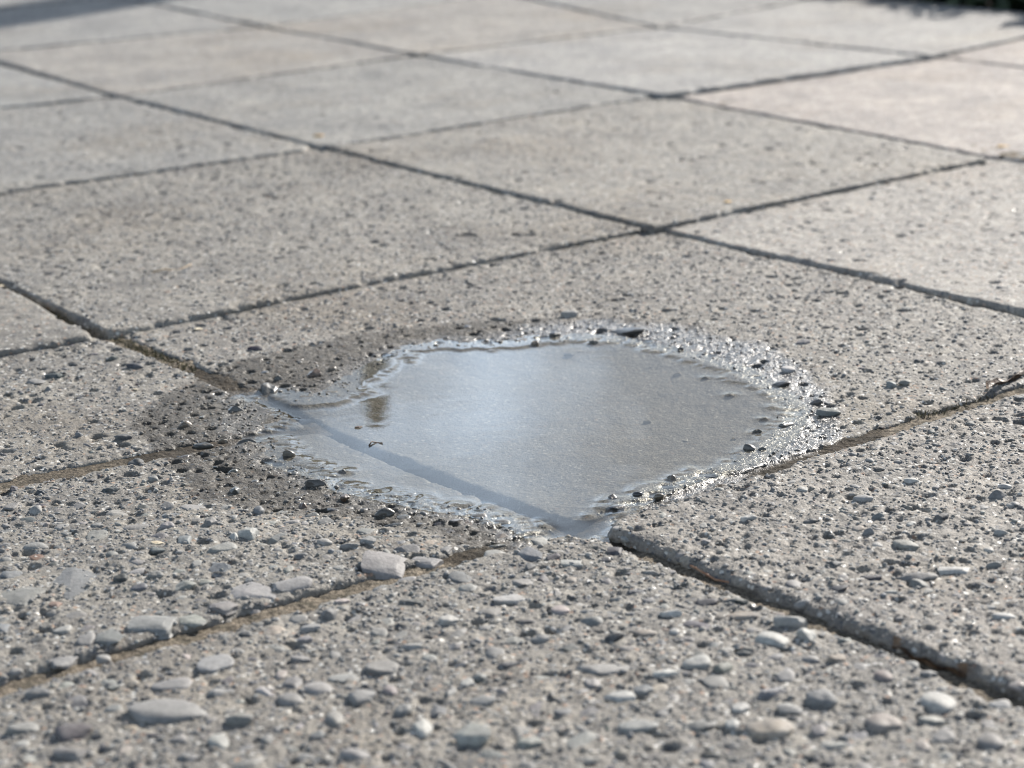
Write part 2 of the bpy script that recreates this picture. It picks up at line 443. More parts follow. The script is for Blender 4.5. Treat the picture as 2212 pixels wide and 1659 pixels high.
# stones one can pick out of the photograph: picture x, y, width, height (2560 px), tint, angular, height above the slab (share of width)
def crop(rows, ox, oy, sc):
    return [(ox + x / sc, oy + y / sc, w / sc, h / sc, t, a, e) for x, y, w, h, t, a, e in rows]
FEATURE = crop([
    (325, 455, 270, 150, 'mid', 1, .04), (85, 500, 190, 110, 'mid', 1, .05), (660, 635, 200, 90, 'grey', 1, .12), (1090, 490, 210, 100, 'mort', 1, .14), (1270, 462, 190, 80, 'mort', 1, .14),
    (970, 558, 150, 60, 'mort', 1, .12), (1660, 370, 200, 105, 'mort', 1, .13), (1840, 342, 130, 56, 'mort', 1, .15), (1930, 295, 60, 40, 'mid', 1, .15), (470, 690, 120, 80, 'mid', 1, .14),
    (260, 775, 130, 70, 'mort', 1, .12), (830, 612, 120, 60, 'mort', 1, .12), (740, 910, 160, 70, 'pale', 0, .14), (730, 1025, 300, 115, 'green', 0, .10), (300, 1120, 170, 90, 'purple', 1, .25),
    (160, 955, 110, 50, 'mid', 0, .3), (935, 830, 140, 80, 'pale', 0, .12), (1650, 830, 140, 90, 'grey', 0, .15), (1480, 880, 120, 40, 'pale', 0, .1), (1380, 925, 120, 60, 'pale', 0, .2),
    (1260, 975, 110, 60, 'grey', 0, .25), (1550, 965, 130, 80, 'grey', 1, .3), (1820, 1105, 90, 100, 'white', 1, .35), (2040, 1140, 170, 110, 'pale', 1, .3), (1035, 1070, 120, 70, 'mid', 1, .35),
    (1430, 605, 90, 60, 'mid', 1, .4), (1780, 552, 110, 32, 'dark', 1, .15), (1940, 635, 80, 50, 'pale', 0, .3), (1220, 865, 44, 40, 'pink', 0, .3), (100, 1105, 130, 60, 'grey', 0, .2),  # the dark one is a flat shadow, put in as a dark stone
    (310, 1215, 150, 60, 'grey', 1, .2), (1740, 1030, 70, 60, 'mid', 0, .4), (160, 140, 60, 40, 'pale', 0, .4), (425, 245, 85, 50, 'grey', 0, .1), (1075, 245, 80, 60, 'pale', 1, .5),
    (1015, 255, 40, 50, 'white', 0, .5), (905, 195, 60, 40, 'mid', 1, .5), (720, 210, 60, 40, 'grey', 0, .5), (1120, 133, 45, 42, 'blue', 0, .6), (1405, 275, 65, 35, 'pale', 0, .35),
    (1590, 270, 70, 40, 'grey', 1, .35), (1510, 290, 80, 30, 'grey', 1, .25), (800, 270, 55, 50, 'blue', 1, .3), (520, 440, 60, 40, 'dark', 0, .5), (670, 425, 70, 40, 'grey', 0, .4),
    (600, 475, 70, 35, 'blue', 0, .3), (160, 340, 80, 30, 'rust', 1, .1), (240, 545, 50, 30, 'rust', 1, .2), (450, 780, 60, 40, 'grey', 0, .3), (370, 700, 70, 60, 'grey', 0, .3), (270, 655, 70, 45, 'pale', 0, .2),
    (1345, 665, 80, 40, 'pale', 0, .3), (1060, 690, 60, 30, 'dark', 0, .3), (1320, 720, 60, 30, 'mid', 0, .3), (1480, 545, 60, 30, 'pink', 0, .2), (1300, 800, 80, 30, 'grey', 0, .2), (1640, 680, 80, 40, 'pale', 0, .2),
    (1960, 745, 70, 50, 'grey', 1, .4), (2020, 905, 50, 60, 'pale', 0, .3), (2080, 880, 80, 40, 'mid', 1, .3), (1950, 940, 50, 50, 'mid', 1, .4), (2190, 830, 110, 30, 'dark', 1, .2), (1790, 745, 110, 50, 'pale', 1, .25),
    (1690, 940, 60, 40, 'pink', 0, .2), (2090, 980, 110, 45, 'grey', 0, .15), (1450, 1060, 80, 70, 'pale', 0, .3), (1540, 1215, 130, 60, 'grey', 0, .2), (1160, 1150, 70, 50, 'grey', 1, .3), (950, 1160, 90, 60, 'pale', 0, .2), (1370, 1130, 60, 40, 'blue', 0, .3)],
    0, 1200, 1.728) + crop([
    (75, 345, 100, 62, 'blue', 1, .25), (180, 355, 65, 42, 'dark', 1, .3), (445, 330, 66, 46, 'dark', 1, .3), (265, 380, 110, 36, 'pale', 1, .06), (40, 460, 110, 50, 'grey', 1, .1), (400, 370, 50, 22, 'dark', 0, .2),
    (75, 400, 50, 35, 'dark', 1, .3), (130, 450, 50, 50, 'dark', 1, .35), (1130, 715, 140, 75, 'white', 0, .25), (795, 820, 120, 66, 'pale', 0, .25), (915, 840, 90, 60, 'green', 1, .35), (375, 840, 260, 56, 'grey', 1, .06),
    (1280, 705, 80, 56, 'pale', 1, .4), (1200, 652, 140, 50, 'pale', 1, .3), (580, 685, 90, 40, 'tan', 0, .2), (705, 680, 40, 36, 'white', 0, .4), (690, 605, 110, 36, 'white', 1, .25), (210, 580, 70, 46, 'pink', 0, .2),
    (1845, 990, 150, 95, 'white', 0, .2), (1605, 880, 76, 46, 'pink', 0, .3), (1600, 1085, 150, 86, 'pink', 0, .25), (1120, 1110, 200, 86, 'tan', 0, .2), (1330, 985, 130, 80, 'mid', 0, .35), (2070, 1165, 100, 70, 'green', 0, .3),
    (1775, 1175, 60, 60, 'pink', 0, .3), (480, 960, 160, 70, 'white', 1, .15), (665, 870, 100, 40, 'white', 0, .25), (990, 1015, 70, 50, 'white', 0, .3), (955, 1080, 60, 46, 'white', 0, .3), (800, 1090, 140, 56, 'grey', 1, .2),
    (540, 1095, 170, 60, 'pale', 0, .12), (300, 1150, 180, 120, 'grey', 1, .25), (80, 1170, 100, 60, 'green', 0, .3), (1330, 1115, 70, 60, 'pale', 0, .3), (1860, 1140, 100, 70, 'grey', 0, .3), (2105, 995, 90, 50, 'white', 0, .3),
    (1815, 1070, 110, 40, 'grey', 0, .2), (1180, 875, 80, 60, 'pale', 0, .3), (1400, 800, 80, 40, 'tan', 0, .3), (100, 1000, 110, 80, 'mid', 1, .2), (350, 900, 70, 50, 'grey', 0, .3), (570, 940, 80, 50, 'blue', 0, .3), (630, 925, 90, 40, 'tan', 0, .2),
    (430, 715, 100, 36, 'dark', 1, .3), (125, 715, 80, 36, 'mid', 0, .3), (1000, 765, 80, 30, 'dark', 0, .3), (1290, 795, 80, 40, 'grey', 0, .3), (980, 545, 130, 40, 'dark', 1, .2), (990, 610, 140, 40, 'tan', 1, .1),
    (1520, 118, 80, 30, 'white', 0, .25), (1020, 200, 72, 22, 'white', 0, .25), (1725, 35, 60, 25, 'white', 0, .3), (2130, 60, 60, 25, 'white', 0, .3), (1705, 315, 110, 45, 'green', 0, .2), (1910, 420, 140, 40, 'white', 1, .12),
    (1740, 452, 170, 46, 'grey', 1, .2), (1990, 302, 80, 35, 'dark', 1, .3), (1540, 450, 100, 25, 'dark', 1, .15), (2115, 265, 60, 30, 'pale', 0, .4), (2130, 620, 110, 32, 'white', 0, .2), (1640, 515, 66, 26, 'white', 1, .2), (825, 228, 36, 40, 'grey', 0, .3),
    (1580, 193, 50, 26, 'blue', 0, .5), (1290, 210, 60, 22, 'dark', 0, .3), (2060, 335, 40, 22, 'white', 0, .3), (1545, 265, 50, 30, 'mid', 0, .5), (2100, 105, 75, 45, 'mid', 0, .5), (2165, 140, 60, 24, 'white', 0, .3), (1390, 395, 60, 30, 'dark', 1, .3),
    (1405, 495, 80, 36, 'dark', 1, .2), (1760, 480, 80, 40, 'mid', 0, .3), (2080, 400, 60, 30, 'mid', 0, .4), (1800, 870, 70, 35, 'mid', 0, .3), (1430, 160, 50, 22, 'mid', 0, .5), (1850, 200, 70, 30, 'dark', 1, .3), (1700, 150, 60, 26, 'mid', 0, .4)],
    1280, 1200, 1.728) + crop([
    (1820, 537, 90, 32, 'mid', 0, .3), (780, 603, 56, 26, 'tan', 0, .45), (590, 1172, 190, 66, 'dark', 1, .22), (560, 1115, 60, 40, 'dark', 1, .5), (730, 1095, 70, 35, 'dark', 0, .4),
    (860, 1107, 70, 36, 'tan', 0, .45), (935, 997, 70, 40, 'tan', 0, .45), (1415, 815, 90, 46, 'mid', 0, .4), (1485, 822, 66, 30, 'mid', 0, .4), (1640, 670, 130, 40, 'mid', 1, .2), (650, 105, 260, 30, 'mid', 1, .1),
    (90, 175, 60, 36, 'tan', 0, .5), (215, 128, 70, 36, 'mid', 0, .4), (455, 165, 60, 30, 'mid', 0, .4), (300, 222, 70, 22, 'mid', 1, .3), (965, 345, 60, 26, 'tan', 0, .4), (985, 212, 40, 20, 'dark', 0, .5), (1310, 745, 40, 16, 'tan', 0, .4),
    (1500, 628, 60, 26, 'tan', 0, .4), (1455, 710, 66, 28, 'mid', 0, .4), (1140, 375, 60, 26, 'mid', 0, .4), (1290, 480, 70, 26, 'mid', 0, .3), (1600, 425, 130, 40, 'mid', 1, .2), (1740, 190, 130, 50, 'mid', 1, .2)], 1300, 780, 2.458) + crop([
    (1160, 845, 95, 50, 'blue', 1, .35), (1360, 780, 80, 35, 'rust', 1, .35), (1015, 937, 80, 26, 'mid', 0, .35), (880, 1090, 92, 28, 'mid', 0, .3), (800, 1015, 62, 28, 'tan', 0, .4), (1065, 1067, 92, 32, 'mid', 0, .35),
    (1020, 1290, 62, 42, 'blue', 1, .5), (1360, 1252, 90, 36, 'mid', 1, .35), (1660, 1382, 80, 30, 'mid', 0, .4), (590, 1168, 75, 40, 'dark', 0, .4), (535, 1075, 75, 20, 'dark', 0, .3), (435, 1115, 36, 30, 'dark', 1, .6),
    (1490, 1310, 36, 28, 'rust', 0, .5), (1310, 1352, 40, 28, 'rust', 0, .5), (1480, 1185, 40, 20, 'mid', 0, .4), (1250, 1122, 60, 24, 'tan', 0, .4), (345, 1063, 36, 26, 'blue', 0, .6), (485, 1288, 90, 22, 'dark', 1, .2),
    (665, 1240, 40, 28, 'green', 0, .5), (175, 1292, 44, 30, 'dark', 1, .5), (60, 1285, 34, 34, 'dark', 1, .6), (210, 862, 34, 24, 'blue', 0, .6), (520, 853, 34, 34, 'grey', 1, .6), (585, 762, 80, 18, 'dark', 0, .25), (495, 725, 60, 24, 'dark', 1, .3),
    (235, 808, 90, 26, 'dark', 1, .2), (160, 825, 100, 26, 'green', 1, .1), (318, 756, 44, 14, 'dark', 0, .3), (1100, 683, 70, 16, 'dark', 0, .25), (1435, 760, 40, 22, 'tan', 0, .5), (1205, 800, 44, 22, 'mid', 0, .5), (960, 1065, 50, 20, 'tan', 0, .4)], 0, 480, 1.728)
# stones that lie loose on the slabs
LOOSE = crop([(1890, 607, 165, 50, 'green', 0, .28), (1650, 345, 92, 44, 'white', 0, .35), (300, 20, 112, 40, 'pale', 0, .4)], 1300, 780, 2.458) + crop([(1640, 837, 48, 34, 'blue', 0, .6), (1695, 830, 66, 28, 'green', 0, .4)], 1280, 480, 1.728)
LOOSE_LABEL = ['long worn green-grey stone lying on the glittering wet rim of the puddle', 'bright white pebble lying at the glittering far rim of the puddle',
               'pale oval pebble lying on the slab just beyond the puddle', 'round blue-grey pebble beside an oval one on the dry slab right of the puddle',
               'flat grey-green oval pebble touching a round blue-grey one right of the puddle']

def px_scale(x, y):
    _, _, d = picture(x, y)
    return F / d * 2560 / 2212, CH / np.sqrt(x * x + y * y + CH * CH)     # px per metre, sine of the depression

# ------------------------------------------------------------------ slabs
# a0, a1, b0, b1, height, colour, fine box in u and v (grid metres spacing), rounding
class Slab: pass
SLABS = []
def add_slab(a0, a1, b0, b1, dz, col, step, box=None, rad=.0035, wall=.03, rough=1.0):
    s = Slab(); s.__dict__.update(a0=a0, a1=a1, b0=b0, b1=b1, dz=dz, col=col, step=step, box=box, rad=rad, wall=wall, rough=rough)
    c = [cross_pt(a0, b0, dz), cross_pt(a0, b1, dz), cross_pt(a1, b1, dz), cross_pt(a1, b0, dz)]    # (u=0,v=0) (1,0) (1,1) (0,1)
    eu = (c[1] - c[0]); ev = (c[3] - c[0])
    lu, lv = np.linalg.norm(eu), np.linalg.norm(ev); eu, ev = eu / lu, ev / lv
    ga0, ga1, gb0, gb1 = GA[a0], GA[a1], GB[b0], GB[b1]
    c[0] = c[0] + eu * gb0 + ev * ga0; c[1] = c[1] - eu * gb1 + ev * ga0; c[2] = c[2] - eu * gb1 - ev * ga1; c[3] = c[3] + eu * gb0 - ev * ga1
    s.c = c; s.lu = lu - gb0 - gb1; s.lv = lv - ga0 - ga1; s.stones = []; s.seed = len(SLABS) * 13 + 3
    SLABS.append(s); return s

WARM, COOL, BASE = (.295, .280, .258), (.262, .258, .244), (.246, .234, .211)
P = add_slab(1, 2, 2, 3, .0, (.246, .233, .210), .0010)
LL = add_slab(2, 3, 2.5, 3, .0, BASE, .0010, box=(0, 1, 0, .95))
FG = add_slab(2, 3, 3, 4, .0018, BASE, .0009, box=(0, .62, 0, .85), rad=.0045)
Q = add_slab(1, 2, 3, 4, .0028, (.254, .239, .217), .0010, box=(0, .72, .15, 1), rad=.0055)
L1 = add_slab(1, 2, 1, 2, .0036, BASE, .0014, rad=.0040)
LH = add_slab(2, 3, 2, 2.5, .0005, BASE, .0011, box=(0, 1, 0, .8))
LA = add_slab(2, 3, 1.5, 2, .0045, BASE, .0014, box=(.4, 1, 0, .5))
L0 = add_slab(1, 2, 0, 1, .0060, COOL, .0021)
R12 = add_slab(0, 1, 1, 2, .0060, BASE, .0020)
R23 = add_slab(0, 1, 2, 3, .0022, WARM, .0018, box=(0, .8, .2, 1))
R01 = add_slab(0, 1, 0, 1, .0080, COOL, .0026)
R34 = add_slab(0, 1, 3, 4, .0015, WARM, .004)
FAR = []  # far slabs: base colours lightened to stand in for backlit glare
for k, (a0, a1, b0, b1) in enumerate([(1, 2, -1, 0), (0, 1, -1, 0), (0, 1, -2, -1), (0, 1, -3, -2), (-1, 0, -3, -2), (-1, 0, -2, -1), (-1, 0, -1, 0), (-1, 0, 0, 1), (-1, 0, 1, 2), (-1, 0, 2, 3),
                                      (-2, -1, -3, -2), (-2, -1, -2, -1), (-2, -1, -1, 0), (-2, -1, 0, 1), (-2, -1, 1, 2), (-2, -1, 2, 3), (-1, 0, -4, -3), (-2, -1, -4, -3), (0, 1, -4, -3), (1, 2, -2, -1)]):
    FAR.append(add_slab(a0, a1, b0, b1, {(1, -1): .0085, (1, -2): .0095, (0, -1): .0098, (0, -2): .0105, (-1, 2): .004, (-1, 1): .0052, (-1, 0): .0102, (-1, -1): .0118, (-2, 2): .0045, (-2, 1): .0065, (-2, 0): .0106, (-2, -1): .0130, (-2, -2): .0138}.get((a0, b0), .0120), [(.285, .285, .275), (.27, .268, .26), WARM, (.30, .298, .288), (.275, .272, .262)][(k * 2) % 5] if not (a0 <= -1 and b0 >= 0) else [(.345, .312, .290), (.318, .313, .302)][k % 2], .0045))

def axis(L, step, lo, hi, coarse=.006):
    e = [0, .0006, .0013, .0022, .0033, .0047, .0063]
    pts = set(np.round(e, 5)) | set(np.round(L - np.array(e), 5))
    x = e[-1]
    while x < L - e[-1] - step * .5:
        pts.add(round(x, 5)); x += step if lo * L <= x <= hi * L else coarse
    return np.array(sorted(pts))

def slab_uv(s, x, y):
    """inverse of the bilinear map"""
    c0, c1, c2, c3 = s.c
    u = np.full(np.shape(x), .5); v = np.full(np.shape(x), .5)
    for _ in range(6):
        px = (1 - u) * (1 - v) * c0[0] + u * (1 - v) * c1[0] + u * v * c2[0] + (1 - u) * v * c3[0] - x
        py = (1 - u) * (1 - v) * c0[1] + u * (1 - v) * c1[1] + u * v * c2[1] + (1 - u) * v * c3[1] - y
        ux = (1 - v) * (c1[0] - c0[0]) + v * (c2[0] - c3[0]); uy = (1 - v) * (c1[1] - c0[1]) + v * (c2[1] - c3[1])
        vx = (1 - u) * (c3[0] - c0[0]) + u * (c2[0] - c1[0]); vy = (1 - u) * (c3[1] - c0[1]) + u * (c2[1] - c1[1])
        det = ux * vy - uy * vx
        u = u - (px * vy - py * vx) / det; v = v - (ux * py - uy * px) / det
    return u, v

def slab_xy(s, u, v):
    c0, c1, c2, c3 = s.c
    return tuple((1 - u) * (1 - v) * c0[k] + u * (1 - v) * c1[k] + u * v * c2[k] + (1 - u) * v * c3[k] for k in (0, 1))

NEAR = [P, LL, FG, Q, L1, LH, LA]
def owner(x, y, margin=.002):
    for s in SLABS:
        u, v = slab_uv(s, np.array(x), np.array(y))
        if margin / s.lu < u < 1 - margin / s.lu and margin / s.lv < v < 1 - margin / s.lv:
            return s, float(u), float(v)
    return None, 0, 0

# stones: dict(x, y, r(semi axes x, y, z), rot, tint, angular, rise, slab)
def put_stone(x, y, ax, ay, az, rot, tint, ang, rise, feature, slab=None):
    s = slab
    if s is None:
        s, u, v = owner(x, y)
        if s is None:
            for t in NEAR:
                u, v = slab_uv(t, np.array(x), np.array(y)); u, v = float(u), float(v)
                if -.03 < u < 1.03 and -.03 < v < 1.03:
                    s = t; break
    if s is None: return None
    st = dict(x=x, y=y, ax=ax, ay=ay, az=az, rot=rot, tint=tint, ang=ang, rise=rise, feature=feature, slab=s)
    s.stones.append(st); return st

for (fx, fy, w, h, t, ang, e) in FEATURE:
    x, y = ground(fx * 2212 / 2560, fy * 2212 / 2560, 0)
    ppm, sn = px_scale(x, y)
    wx = w / ppm
    rise = wx * e
    dep = max(.45 * wx, min(1.8 * wx, (h / ppm - rise * .7) / sn))
    if y < .95: wx *= 1.16; dep *= 1.12
    rise *= .85
    az = max(rise * 1.25, .10 * wx)
    q = put_stone(x, y, wx / 2, dep / 2, az, rng.normal(0, .15), t, bool(ang), rise, True)
    if q is not None:
        q['flat'] = e < .32
        k = 1.0 if q['flat'] else 1 / max(.6, math.sqrt(max(0, 1 - ((az - rise) / az) ** 2)))
        q['ax'] *= k; q['ay'] *= k

def scatter(s, n, rmin, rmax, power, tints, flat=(.28, .65), region=None, rise=(.12, .5), elong=(.5, 1.0)):
    k = 0
    names, wts = zip(*tints); wts = np.array(wts, float) / sum(wts)
    u = rng.random(n); v = rng.random(n)
    x, y = slab_xy(s, u, v)
    ok = in_view(x, y, .10)
    if region is not None: ok &= region(x, y)
    x, y = x[ok], y[ok]
    occ = np.array([(q['x'], q['y'], max(q['ax'], q['ay'])) for q in s.stones]) if s.stones else np.zeros((0, 3))
    rr = rmin * (1 - rng.random(len(x)) * (1 - (rmin / rmax) ** power)) ** (-1 / power)
    order = np.argsort(-rr)
    occx, occy, occr = list(occ[:, 0]), list(occ[:, 1]), list(occ[:, 2])
    cell = {}
    def key(a, b): return int(a / .012), int(b / .012)
    for i in range(len(occx)): cell.setdefault(key(occx[i], occy[i]), []).append(i)
    for i in order:
        kx, ky = key(x[i], y[i]); r = rr[i]; bad = False
        rad = 1 + int((r + .014) / .012)
        for dx in range(-rad, rad + 1):
            for dy in range(-rad, rad + 1):
                for j in cell.get((kx + dx, ky + dy), ()):
                    if (occx[j] - x[i]) ** 2 + (occy[j] - y[i]) ** 2 < (.92 * (occr[j] + r)) ** 2: bad = True; break
                if bad: break
            if bad: break
        if bad: continue
        occx.append(x[i]); occy.append(y[i]); occr.append(r); cell.setdefault((kx, ky), []).append(len(occx) - 1)
        el = rng.uniform(*elong); fl = rng.uniform(*flat)
        t = names[rng.choice(len(names), p=wts)]
        put_stone(x[i], y[i], r, r * el, r * fl, rng.uniform(0, 6.28), t, rng.random() < .78, r * fl * rng.uniform(*rise), False, s)

MIX = [('grey', 6), ('mid', 5), ('dark', 2.2), ('blue', 2.4), ('pale', 1.5), ('white', .25), ('tan', .8), ('pink', .25), ('green', 1), ('mort', 5), ('rust', .12)]
MIXD = [('grey', 3), ('mid', 4), ('dark', 6), ('blue', 3), ('purple', 2), ('pale', 1), ('mort', 4), ('tan', .6), ('rust', .2)]
MIXL = [('grey', 4), ('mid', 3), ('dark', 3), ('pale', 3), ('white', .8), ('mort', 5), ('tan', .8), ('pink', .4)]
def not_deep(x, y): return poly_sd(x, y, OUTLINE) > .004
scatter(FG, 1300, .0032, .0085, 1.3, MIX, rise=(.15, .5))
scatter(FG, 11000, .0011, .0070, 1.5, MIX)
def low_ll(x, y): return (picture(x, y)[1] > 1090) & not_deep(x, y)
def up_ll(x, y): return (picture(x, y)[1] <= 1090) & not_deep(x, y)
scatter(LL, 800, .0030, .0075, 1.5, MIX, region=low_ll, rise=(.15, .5))
scatter(LL, 9000, .0011, .0065, 1.6, MIX, region=low_ll)
scatter(LL, 3600, .0009, .0030, 2.4, MIXD, region=up_ll)
scatter(LH, 1900, .0009, .0032, 2.3, MIXD, rise=(.15, .6))
scatter(LA, 500, .0009, .003, 2.3, MIXD)
scatter(P, 3600, .0009, .0034, 2.5, MIXD, region=not_deep)
scatter(P, 500, .0010, .0032, 2.2, [('tan', 3), ('pale', 3), ('mort', 4), ('grey', 3), ('mid', 1)], region=lambda x, y: ~not_deep(x, y), rise=(.10, .28))
scatter(LL, 900, .0010, .0030, 2.0, [('tan', 4), ('pale', 3), ('mort', 4), ('grey', 3), ('mid', 2)], region=lambda x, y: ~not_deep(x, y), rise=(.10, .25))
scatter(Q, 5600, .0010, .0048, 2.0, MIXL)
scatter(L1, 2000, .0010, .0032, 2.4, MIXD, rise=(.1, .5))
scatter(R12, 700, .0014, .0035, 2.6, MIXL, rise=(.1, .5))
scatter(R23, 1100, .0014, .004, 2.4, MIXL, rise=(.15, .6))
scatter(L0, 900, .0013, .0035, 2.6, MIXD, rise=(.1, .5))
scatter(R01, 500, .0018, .004, 2.6, MIXD, rise=(.1, .5))

pav = bpy.data.objects.new('pavement', None)
C.objects.link(pav)
pav['kind'] = 'structure'; pav['label'] = 'pavement of square weathered concrete slabs with exposed pebbles'

def build_slab(s):
    box = s.box or (0, 1, 0, 1)
    us = axis(s.lu, s.step, box[0], box[1]); vs = axis(s.lv, s.step, box[2], box[3])
    U, V = np.meshgrid(us / s.lu, vs / s.lv)
    X, Y = slab_xy(s, U, V)
    near = s.step < .0022
    bz, sd = bowl(X, Y)
    z = s.dz + bz * (1.0 if s in (P, LL, LH) else .0)
    # unevenness of the face
    z = z + .0007 * fbm(X, Y, 14, s.seed, 2) * s.rough
    under = sstep(-.024, -.006, sd) if s in (P, LL) else 1.0       # worn smooth under water
    coarse = 2.1 if s in (FG, Q) else (1.8 if s is LL else 1.4)
    z = z + coarse * (.00036 * fbm(X, Y, 150, s.seed + 1, 3) + .00034 * np.abs(fbm(X, Y, 380, s.seed + 2, 2))) * (.40 + .60 * under)
    # stones push the mortar up; pits where stones are gone
    if near:
        def stamp(px, py, r, amp, sharp):
            u, v = slab_uv(s, np.array(px), np.array(py)); cu, cv = float(u) * s.lu, float(v) * s.lv
            R_ = 1.9 * r
            i0, i1 = np.searchsorted(us, (cu - R_, cu + R_)); j0, j1 = np.searchsorted(vs, (cv - R_, cv + R_))
            if i1 <= i0 or j1 <= j0: return
            d2 = ((us[None, i0:i1] - cu) ** 2 + (vs[j0:j1, None] - cv) ** 2) / (r * r)
            z[j0:j1, i0:i1] += amp * np.exp(-d2 ** sharp)
        for q in s.stones:
            r = (q['ax'] + q['ay']) * .5
            if r > s.step * .9: stamp(q['x'], q['y'], r * 1.05, min(.12 * q['rise'], .0004), 1.6)
        npit = {id(P): 1000, id(LL): 800, id(FG): 1200, id(Q): 1900, id(L1): 900, id(LH): 800, id(LA): 200, id(R12): 500, id(R23): 500, id(L0): 600}.get(id(s), 0)
        r_ = np.random.default_rng(s.seed)
        pu, pv = r_.random(npit), r_.random(npit)
        px, py = slab_xy(s, pu, pv)
        psd = poly_sd(px, py, OUTLINE) if npit else []
        for k in range(npit):
            rr = .0010 * (1 - r_.random() * .93) ** (-.42)
            if s in (P, LL) and psd[k] < .004: continue
            stamp(px[k], py[k], rr, -rr * r_.uniform(.8, 1.4), 2.6)
            if r_.random() < .35: stamp(px[k] + rr * r_.normal(), py[k] + rr * r_.normal() * .5, rr * .8, -rr * .7, 2.4)
    # worn, chipped edges
    DU = np.minimum(us, s.lu - us)[None, :] + 0 * V; DV = np.minimum(vs, s.lv - vs)[:, None] + 0 * U
    rad = s.rad * (.75 + .55 * fbm(X, Y, 45, s.seed + 5, 3))
    chip = np.clip(fbm(X, Y, 75, s.seed + 7, 3) - .10, 0, 1) * .010 + np.clip(fbm(X, Y, 260, s.seed + 8, 2), 0, 1) * .0012
    rad = np.clip(rad, .0016, None) + chip
    # worn-off corners
    RC = .016 if s in (Q, FG) else .006
    inc = (DU < RC) & (DV < RC)
    dc = np.where(inc, RC - np.hypot(RC - DU, RC - DV), 1.0)
    tu = np.clip(rad - DU, 0, None); tv = np.clip(rad - DV, 0, None)
    t = np.minimum(np.maximum(np.hypot(tu, tv), np.clip(rad - dc, 0, None)) / rad, 1.0)
    below = np.clip(-dc, 0, .008)
    drop = rad * .9 * (1 - np.sqrt(np.clip(1 - t * t, 0, 1)))
    drop = drop * (1 + .35 * fbm(X, Y, 330, s.seed + 9, 3))
    z = z - drop - 1.6 * below
    s.us, s.vs, s.z = us, vs, z
    nu, nv = len(us), len(vs)
    wet = wetness(X, Y) if s in (P, LL, LH) else np.zeros_like(X)
    if s is LH or s is LL:     # damp along the silted joint between them
        pass
    flm = film(X, Y) if s in (P, LL, LH) else np.zeros_like(X)
    verts = np.stack([X, Y, z], -1).reshape(-1, 3)
    quads = grid_quads(nu, nv)
    # side walls
    idx = np.arange(nu * nv).reshape(nv, nu)
    ring = np.concatenate([idx[0, :], idx[1:, -1], idx[-1, -2::-1], idx[-2:0:-1, 0]])
    cen = np.mean(s.c, 0)
    base = verts[ring]
    allv = [verts]; allw = [wet.ravel()]; allf = [flm.ravel()]; prev = ring; n0 = len(verts)
    allq = [quads]
    for k, depth in enumerate((.0012, .0025, .0042, .0065, .010, .03)):
        nz = fbm(base[:, 0] + k * .37, base[:, 1] - k * .21, 300, s.seed + 20 + k, 3)
        inw = cen[None, :] - base[:, :2]; inw /= np.linalg.norm(inw, axis=1)[:, None]
        nb = base.copy(); nb[:, :2] += inw * (.0017 * nz + .0004)[:, None]; nb[:, 2] = base[:, 2] - depth
        cur = n0 + np.arange(len(ring)); n0 += len(ring)
        allv.append(nb); allw.append(wet.ravel()[ring]); allf.append(flm.ravel()[ring])
        a, b_, c_, d_ = prev, np.roll(prev, -1), np.roll(cur, -1), cur
        allq.append(np.stack([a, d_, c_, b_], -1)); prev = cur
    me = mesh_np('paving_slab', np.concatenate(allv), quads=np.concatenate(allq), attrs={'wet': np.concatenate(allw), 'film': np.concatenate(allf)})
    o = link('paving_slab', me, M_MORTAR, pav)
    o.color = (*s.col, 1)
    s.obj = o
    return o

for s in SLABS:
    build_slab(s)

def face_height(s, x, y):
    u, v = slab_uv(s, np.asarray(x, float), np.asarray(y, float))
    ins = (u >= 0) & (u <= 1) & (v >= 0) & (v <= 1)
    i = np.clip(np.searchsorted(s.us, np.clip(u, 0, 1) * s.lu) - 1, 0, len(s.us) - 2)
    j = np.clip(np.searchsorted(s.vs, np.clip(v, 0, 1) * s.lv) - 1, 0, len(s.vs) - 2)
    fu = np.clip((u * s.lu - s.us[i]) / (s.us[i + 1] - s.us[i]), 0, 1); fv = np.clip((v * s.lv - s.vs[j]) / (s.vs[j + 1] - s.vs[j]), 0, 1)
    zz = (s.z[j, i] * (1 - fu) + s.z[j, i + 1] * fu) * (1 - fv) + (s.z[j + 1, i] * (1 - fu) + s.z[j + 1, i + 1] * fu) * fv
    return np.where(ins, zz, -1.0)

# labels for the slabs that differ
P.obj['label'] = 'slab holding most of the puddle, wet round the water'
FG.obj['label'] = 'foreground slab thick with exposed pebbles'
Q.obj['label'] = 'rough slab at the right with a worn rounded edge'
LL.obj['label'] = 'slab at the left edge with large stones along its broken rim'

